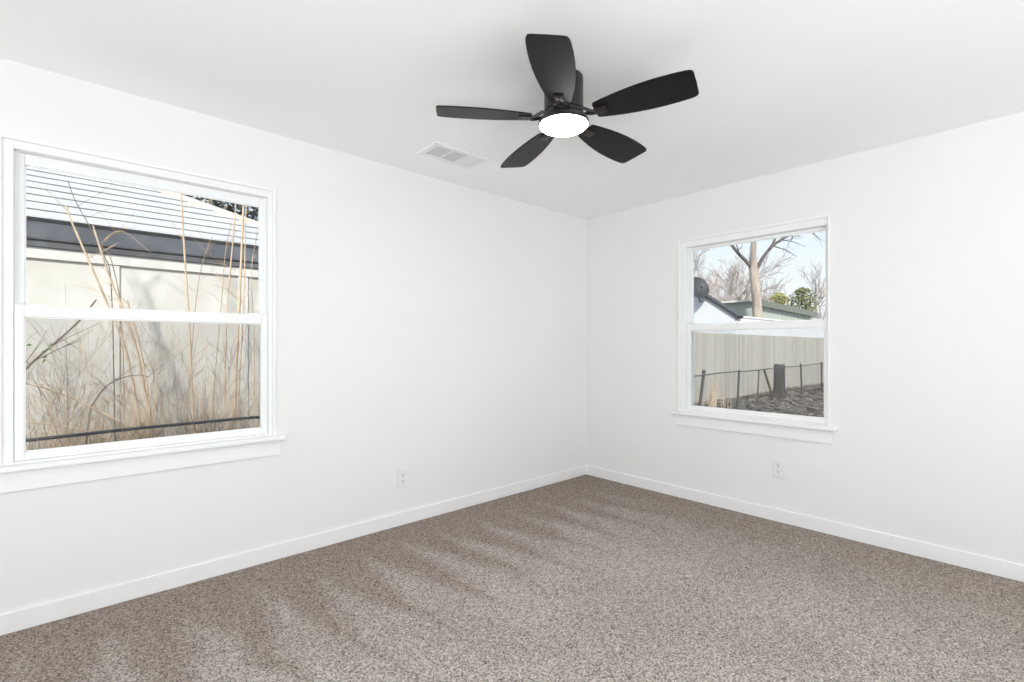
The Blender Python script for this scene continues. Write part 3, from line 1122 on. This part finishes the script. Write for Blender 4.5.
bm = B()
rr = random.Random(28)
for _ in range(3200):
    x, y = rr.uniform(7.0, 24.0), rr.uniform(-0.8, 4.1)
    c = Vector((x, y, gz(x, y) + rr.uniform(0.004, 0.05)))
    a = rr.uniform(0, 2 * PI)
    sz = rr.uniform(0.04, 0.11)
    u = Vector((math.cos(a), math.sin(a), rr.uniform(-.5, .5))) * sz
    v = Vector((-math.sin(a), math.cos(a), rr.uniform(-.5, .5))) * sz * 0.5
    mid = bm.verts.new(c + Vector((0, 0, 0.015)))
    ring = [bm.verts.new(c + u), bm.verts.new(c + v), bm.verts.new(c - u), bm.verts.new(c - v)]
    for q in range(4):
        bm.faces.new((mid, ring[q], ring[(q + 1) % 4]))
thing_mesh('leaf_litter', bm, M['deadleaf'], (15, 1.6, gz(15, 1.6)), 'fallen dead leaves lying over the dark yard outside the right window', 'leaves', None, 'stuff', False)
xa = P(712, 390, 1, 2.9).x
blades('yellow_stalks', 30, (xa - 0.3, xa + 0.5, 2.6, 3.1), 0.7, 1.1, 'grass', 'few pale dry stalks behind the leaning first fence post', 'stalks', 27, 0.08, 0.010)

bare_shrub(72, 3.2, 2.0, 71, 'tantwig', 'bare tan shrub in the lower left of the left window, behind the fallen cane')
bare_shrub(118, 3.1, 2.1, 72, 'tantwig', 'bare tan shrub growing beside the pale joint strip of the panel wall')
bare_shrub(165, 3.2, 2.3, 73, 'tantwig', 'bare tan shrub left of the tall straight cane')
bare_shrub(209, 3.0, 1.9, 74, 'twig', 'dark bare shrub between the straight cane and the spotted cane')
bare_shrub(250, 3.2, 2.6, 75, 'tantwig', 'bare tan shrub at the right edge of the left window')
bare_shrub(40, 3.3, 2.2, 76, 'twig', 'grey bare shrub at the far left of the left window')

# ---------------------------------------------------------------- board fence and the buildings seen through the right window
BF = empty('board_fence', (16, 4.2, gz(16, 4.2)))
tag(BF, 'tall weathered beige fence of vertical boards across the yard', 'fence')
bfi = Matrix.Translation(-BF.location)
bm = B()
rr = random.Random(5)
x = 5.0
while x < 30:
    zt = 1.67 + rr.uniform(-0.012, 0.012)
    o_ = rr.uniform(0, 0.008)
    box(bm, x + 0.003, x + 0.149, 4.2 + o_, 4.222 + o_, gz(x, 4.2) - 0.05, zt, 0.002, 1)
    x += 0.152
bmesh.ops.transform(bm, matrix=bfi, verts=bm.verts[:])
obj('boards', bm, M['boards'], BF)
bm = B()
for z in (-0.1, 0.6, 1.35):
    box(bm, 5, 30, 4.232, 4.27, z, z + 0.09)
bmesh.ops.transform(bm, matrix=bfi, verts=bm.verts[:])
obj('rail', bm, M['boards'], BF)

WH = empty('white_house', (14.2, 4.9, gz(14.2, 4.9)))
tag(WH, 'white flat-roofed house with sloping dark-capped end wall behind the board fence', 'house')
whi = Matrix.Translation(-WH.location)


def who(name, bm, mat):
    bmesh.ops.transform(bm, matrix=whi, verts=bm.verts[:])
    return obj(name, bm, mat, WH)


ra, rb = P(702, 295.5, 0, 14.0), P(735, 316.5, 0, 14.0)
slope = (ra.z - rb.z) / (ra.y - rb.y)
yp = ra.y + 1.0
zp = rb.z + slope * (yp - rb.y)
bm = B()
prism(bm, [(14.0, rb.y, -0.8), (14.0, rb.y, rb.z), (14.0, yp, zp), (14.0, yp + 1.6, zp - 1.1), (14.0, yp + 1.6, -0.8)], (0.3, 0, 0))
who('end_wall', bm, M['whitewall'])
bm = B()
cvec = Vector((0, yp - rb.y, zp - rb.z)).normalized()
nv = Vector((0, -cvec.z, cvec.y))
p0 = Vector((13.93, rb.y, rb.z)) - cvec * 0.12
p1 = Vector((13.93, yp, zp))
prism(bm, [p0, p1, p1 + nv * 0.10, p0 + nv * 0.10], (0.44, 0, 0))
p2 = Vector((13.93, yp + 1.7, zp - 1.17))
prism(bm, [p1, p2, p2 + Vector((0, 0, 0.16)), p1 + Vector((0, 0, 0.16))], (0.44, 0, 0))
who('coping', bm, M['coping'])
bm = B()
box(bm, 14.3, 33, rb.y, 6.0, -0.8, rb.z - 0.02)
who('side_wall', bm, M['whitewall'])
bm = B()
box(bm, 14.3, 33.05, rb.y - 0.03, 6.05, rb.z - 0.02, rb.z + 0.05, 0.01)
who('roof_edge', bm, M['whitewall'])

# satellite dish mounted on the end wall
dc = P(697, 289, 0, 13.62)
SD = empty('satellite_dish', (14.0, dc.y + 0.02, dc.z - 0.45))
tag(SD, 'dark grey satellite dish on the dark-capped wall outside the right window', 'satellite dish')
sdi = Matrix.Translation(-SD.location)
face = Vector((-0.55, -0.75, 0.40)).normalized()
bm = B()
prof = []
for k in range(9):
    r = 0.42 * (1 - k / 8)
    prof.append((r, 0.11 * (r / 0.42) ** 2))
lathe(bm, prof, 40)
for v in bm.verts:
    v.co.y *= 1.08
r_ = bmesh.ops.solidify(bm, geom=bm.faces[:], thickness=0.012)
bmesh.ops.transform(bm, matrix=sdi @ Matrix.Translation(dc) @ face.to_track_quat('Z', 'Y').to_matrix().to_4x4(), verts=bm.verts[:])
obj('reflector', bm, M['dish'], SD, True, 50)
bm = B()
tube(bm, [(14.02, dc.y + 0.02, dc.z - 0.45), (13.86, dc.y + 0.02, dc.z - 0.43), (13.80, dc.y + 0.03, dc.z - 0.2), tuple(dc - face * 0.012)], 0.025, 8)
bmesh.ops.transform(bm, matrix=sdi, verts=bm.verts[:])
obj('mast', bm, M['dish'], SD, True, 50)
bm = B()
tip = dc + face * 0.42 + Vector((0, 0, -0.12))
low = dc + face * 0.10 + (Vector((0, 0, -1)) - face * (-face.z)).normalized() * 0.38
tube(bm, [low, tip], 0.014, 6)
tube(bm, [tip - face * -0.04, tip - face * 0.06], 0.032, 10)
bmesh.ops.transform(bm, matrix=sdi, verts=bm.verts[:])
obj('feed_arm', bm, M['dish'], SD, True, 50)

# sage green building with low roof
gc = P(755, 301.5, 1, 7.0)
ge = P(811, 313.5, 1, 7.0)
GB = empty('green_building', (gc.x, 7.0, gz(gc.x, 7)))
tag(GB, 'sage green low building with vertical siding behind the forked tree', 'building')
gbi = Matrix.Translation(-GB.location)


def gbo(name, bm, mat):
    bmesh.ops.transform(bm, matrix=gbi, verts=bm.verts[:])
    return obj(name, bm, mat, GB)


zt0, zt1 = gc.z, ge.z
bm = B()
prism(bm, [(gc.x, 7.0, -0.8), (ge.x, 7.0, -0.8), (ge.x, 7.0, zt1), (gc.x, 7.0, zt0)], (0, 3.2, 0))
x = gc.x + 0.05
while x < ge.x:
    box(bm, x, x + 0.05, 6.975, 7.0, -0.8, zt0 + (zt1 - zt0) * (x - gc.x) / (ge.x - gc.x), 0, 1)
    x += 0.62
gbo('wall', bm, M['sage'])
bm = B()
dv = Vector((ge.x - gc.x + 0.5, 0, (zt1 - zt0) * (ge.x - gc.x + 0.5) / (ge.x - gc.x)))
a = Vector((gc.x - 0.25, 6.75, zt0 - 0.22))
prism(bm, [a, a + dv, a + dv + Vector((0, 0, 0.32)), a + Vector((0, 0, 0.32))], (0, 0.08, 0))
gbo('fascia', bm, M['sagedark'])
bm = B()
a = Vector((gc.x - 0.30, 6.84, zt0 + 0.0))
prism(bm, [a, a + dv, a + dv + Vector((0, 0, 0.09)), a + Vector((0, 0, 0.09))], (0, 3.5, 0))
gbo('roof', bm, M['sageroof'])
bm = B()
box(bm, gc.x - 0.04, gc.x - 0.005, 7.5, 8.4, -0.8, zt0 - 0.9, 0.01)
gbo('side_door', bm, M['sagedark'])


# ---------------------------------------------------------------- trees
# the forked tree in front of the green building
TY = 6.5
tb = P(758.5, 322, 1, TY)
TD = (tb - CAM).dot(FW)


def PD(px, py, nearer=0.0):
    return CAM + (FW + RT * ((px - CXP) / FPX) + Vector((0, 0, (HOR - py) / FPX))) * (TD - nearer)


tree = empty('forked_tree', (tb.x, TY, gz(tb.x, TY)))
tag(tree, 'tall bare tree forking into three limbs, centre of the right window', 'tree')
ti = Matrix.Translation(-tree.location)
bm = B()
pts = [Vector((tb.x, TY, gz(tb.x, TY) - 0.1)), PD(758, 320), PD(756.5, 300), PD(755, 284), PD(753.5, 268), PD(753.2, 255), PD(753.5, 243), PD(754, 220), PD(752, 190), PD(755, 150)]
tube(bm, pts, [0.30, 0.235, 0.215, 0.205, 0.20, 0.14, 0.125, 0.11, 0.08, 0.04], 14)
bmesh.ops.transform(bm, matrix=ti, verts=bm.verts[:])
obj('trunk', bm, M['bark'], tree, True)
rr = random.Random(11)
bm = B()
tube(bm, curve([PD(755, 279), PD(753, 270), PD(747, 262), PD(739, 254, 0.1), PD(731.5, 244, 0.2), PD(726, 230, 0.3), PD(715, 205, .4)], 4),
     [0.12 * (1 - i / 36) for i in range(25)], 8)
tube(bm, curve([PD(754.5, 280), PD(755, 271), PD(758, 266, .1), PD(764, 256, 0.2), PD(771, 247.5, 0.3), PD(780, 240.5, 0.4), PD(792, 234.5, 0.5), PD(812, 228, .6), PD(835, 222, .7)], 4),
     [0.12 * (1 - i / 38) for i in range(33)], 8)
tube(bm, [PD(769, 250, .3), PD(773, 244, .3), PD(776, 236, .3), PD(781, 222, .3)], [0.075, 0.065, 0.05, 0.03], 6)
tube(bm, [PD(773, 246, .3), PD(786, 250, .3), PD(797, 257, .3)], [0.03, 0.022, 0.008], 5)
tube(bm, [PD(783, 240, .4), PD(794, 242, .4), PD(806, 247, .4)], [0.025, 0.018, 0.008], 5)
for px, py, dx, dz in ((740, 255, -.6, .5), (732, 246, -.8, .2), (727, 232, -.4, .8), (765, 255, .5, .7), (790, 235, .8, .1), (781, 240, .5, .8), (800, 232, .8, .4), (753, 238, -.5, .7), (754, 225, .6, .7)):
    branch(bm, PD(px, py, .2), Vector((dx, rr.uniform(-.3, .3), dz)).normalized(), 1.1, 0.035, 2, rr, 0.7, 4)
bmesh.ops.transform(bm, matrix=ti, verts=bm.verts[:])
obj('limbs', bm, M['limb'], tree, True)


def bare_tree(px, depth, pytop, seed, label, mat='hazebark', lev=5, r=0.10, spread=0.5, leanx=0.0, kids=(2, 3)):
    d = FW + RT * ((px - CXP) / FPX)
    p = CAM + d * depth
    p.z = gz(p.x, p.y) - 0.1
    top = CAM.z + depth * (HOR - pytop) / FPX
    hh = top - p.z
    rr = random.Random(seed)
    bm = B()
    branch(bm, p.copy(), Vector((leanx, leanx, 1)).normalized(), hh * 0.30, r, lev, rr, spread, 5, 0.03, kids, 0.011 * depth / 40)
    z1 = max(v.co.z for v in bm.verts)
    k = hh / (z1 - p.z)
    for v in bm.verts:
        v.co.z = p.z + (v.co.z - p.z) * k
    return thing_mesh('bare_tree', bm, M[mat], p, label, 'tree', 'bare trees beyond the buildings')


bare_tree(697, 34, 236, 31, 'bare grey tree rising directly behind the satellite dish')
bare_tree(713, 40, 243, 32, 'bare grey tree just right of the satellite dish')
bare_tree(729, 44, 250, 33, 'bare grey tree between the satellite dish and the forked trunk', spread=0.55)
bare_tree(743, 48, 258, 34, 'bare grey tree immediately left of the forked trunk')
bare_tree(768, 50, 282, 35, 'low bare grey tree immediately right of the forked trunk', spread=0.6)
bare_tree(787, 52, 285, 36, 'low bare grey tree between the yellow-green shrub and the pine', spread=0.6)
bare_tree(812, 46, 262, 37, 'tall thin bare tree behind the pine', spread=0.4)
bare_tree(823, 38, 285, 38, 'tan twiggy tree at the right edge of the right window', 'fartan', spread=0.45)
bare_tree(703, 52, 262, 41, 'hazy low bare tree behind the coping', 'fartan', spread=0.6)
bare_tree(733, 60, 275, 42, 'hazy low bare tree above the pale roof edge', 'fartan', spread=0.6)


def leafy(name, px, depth, pytop, pybot, rad, seed, mat, label, n=900, sz=0.10, trunk='limb', cat='tree', cone=False):
    d = FW + RT * ((px - CXP) / FPX)
    p = CAM + d * depth
    p.z = gz(p.x, p.y) - 0.05
    zt = CAM.z + depth * (HOR - pytop) / FPX
    zb = CAM.z + depth * (HOR - pybot) / FPX
    t = empty(name, p)
    tag(t, label, cat)
    rr = random.Random(seed)
    bm = B()
    tube(bm, [(0, 0, 0), (0.03, 0, (zt - p.z) * 0.5), (0, 0.02, (zt - p.z) * 0.96)], [0.11, 0.08, 0.015], 7)
    for k in range(14):
        z = (zb - p.z) + (zt - zb) * k / 15
        a = rr.uniform(0, 2 * PI)
        ll = rad * (1 - 0.8 * k / 15)
        tube(bm, [(0, 0, z), (math.cos(a) * ll * .5, math.sin(a) * ll * .5, z + 0.08), (math.cos(a) * ll, math.sin(a) * ll, z + 0.05)], [0.03, 0.02, 0.008], 4)
    obj('trunk', bm, M[trunk], t, True)
    bm = B()
    for _ in range(n):
        f = rr.random()
        z = (zb - p.z) + (zt - zb) * f
        prof_ = (1 - f) ** 0.75 if cone else math.sqrt(max(0.0, 1 - (2 * f - 1) ** 2)) * 0.9 + 0.1
        R = rad * prof_
        a = rr.uniform(0, 2 * PI)
        rad_ = R * math.sqrt(rr.random()) * (0.75 + 0.5 * noise.noise((math.cos(a) * 2, math.sin(a) * 2, z * 1.3 + seed)))
        c = Vector((math.cos(a) * rad_, math.sin(a) * rad_, z))
        u = Vector((rr.gauss(0, 1), rr.gauss(0, 1), rr.gauss(0, .7))).normalized()
        v = u.orthogonal().normalized()
        s = sz * rr.uniform(0.5, 1.3)
        vs = [bm.verts.new(c + u * s), bm.verts.new(c + v * s * 0.45), bm.verts.new(c - u * s), bm.verts.new(c - v * s * 0.45)]
        bm.faces.new(vs)
    obj('foliage', bm, M[mat], t)
    return t


leafy('shrub', 779, 36, 293, 316, 0.95, 51, 'yellowgreen', 'yellow-green shrub beyond the roof of the green building', 700, 0.12, cat='shrub')
leafy('pine_tree', 802, 40, 288, 324, 1.55, 52, 'evergreen', 'green pine beyond the right end of the green building', 1500, 0.15)
leafy('evergreen_tree', 228, 13.5, 178, 262, 2.0, 53, 'darkgreen', 'dark evergreen tree behind the hip of the white roof', 3400, 0.09)


# bare tree tangled in front of the dark evergreen
def side_tree():
    rr = random.Random(61)
    p = P(246, 300, 1, 9.6)
    p.z = gz(p.x, p.y) - 0.1
    bm = B()
    branch(bm, p.copy(), Vector((0.0, 0.0, 1)), 2.1, 0.05, 4, rr, 0.5, 5, 0.02, (2, 3), 0.005)
    thing_mesh('bare_tree', bm, M['tantwig'], p, 'bare tan sapling behind the right end of the white roof', 'tree', 'bare trees beyond the buildings')


side_tree()

# stump, stakes by the chain-link fence
sp_ = P(779, 404, 1, 2.72)
bm = B()
rr = random.Random(3)
prof = [(0.0, 1.03), (0.13, 1.03), (0.155, 0.98), (0.150, 0.8), (0.155, 0.5), (0.165, 0.25), (0.20, 0.08), (0.25, -0.1), (0.0, -0.1)]
lathe(bm, prof, 28)
for v in bm.verts:
    a = math.atan2(v.co.y, v.co.x)
    k = 1 + 0.10 * math.sin(5 * a + v.co.z * 2) + 0.06 * noise.noise((v.co.x * 12, v.co.y * 12, v.co.z * 4))
    v.co.x *= k
    v.co.y *= k
    v.co.z += 0.03 * math.sin(3 * a)
o = obj('tree_stump', bm, M['stump'], None, True)
o.location = (sp_.x, 2.72, gz(sp_.x, 2.72))
tag(o, 'thick dark tree stump standing by the chain-link fence', 'tree stump')
for px0, px1, nm, r in ((764, 774, 'brown wooden stake leaning against the dark stump', 0.035), (759, 757, 'thin brown stake standing left of the leaning stake', 0.022)):
    a = P(px0, 369.5, 1, 2.55)
    b_ = P(px1, 398, 1, 2.55)
    b_.z = gz(b_.x, 2.55) - 0.05
    bm = B()
    tube(bm, [b_, (a + b_) / 2 + Vector((0.01, 0, 0)), a], [r, r * 0.95, r * 0.85], 8)
    thing_mesh('stake', bm, M['stake'], b_, nm, 'stake')
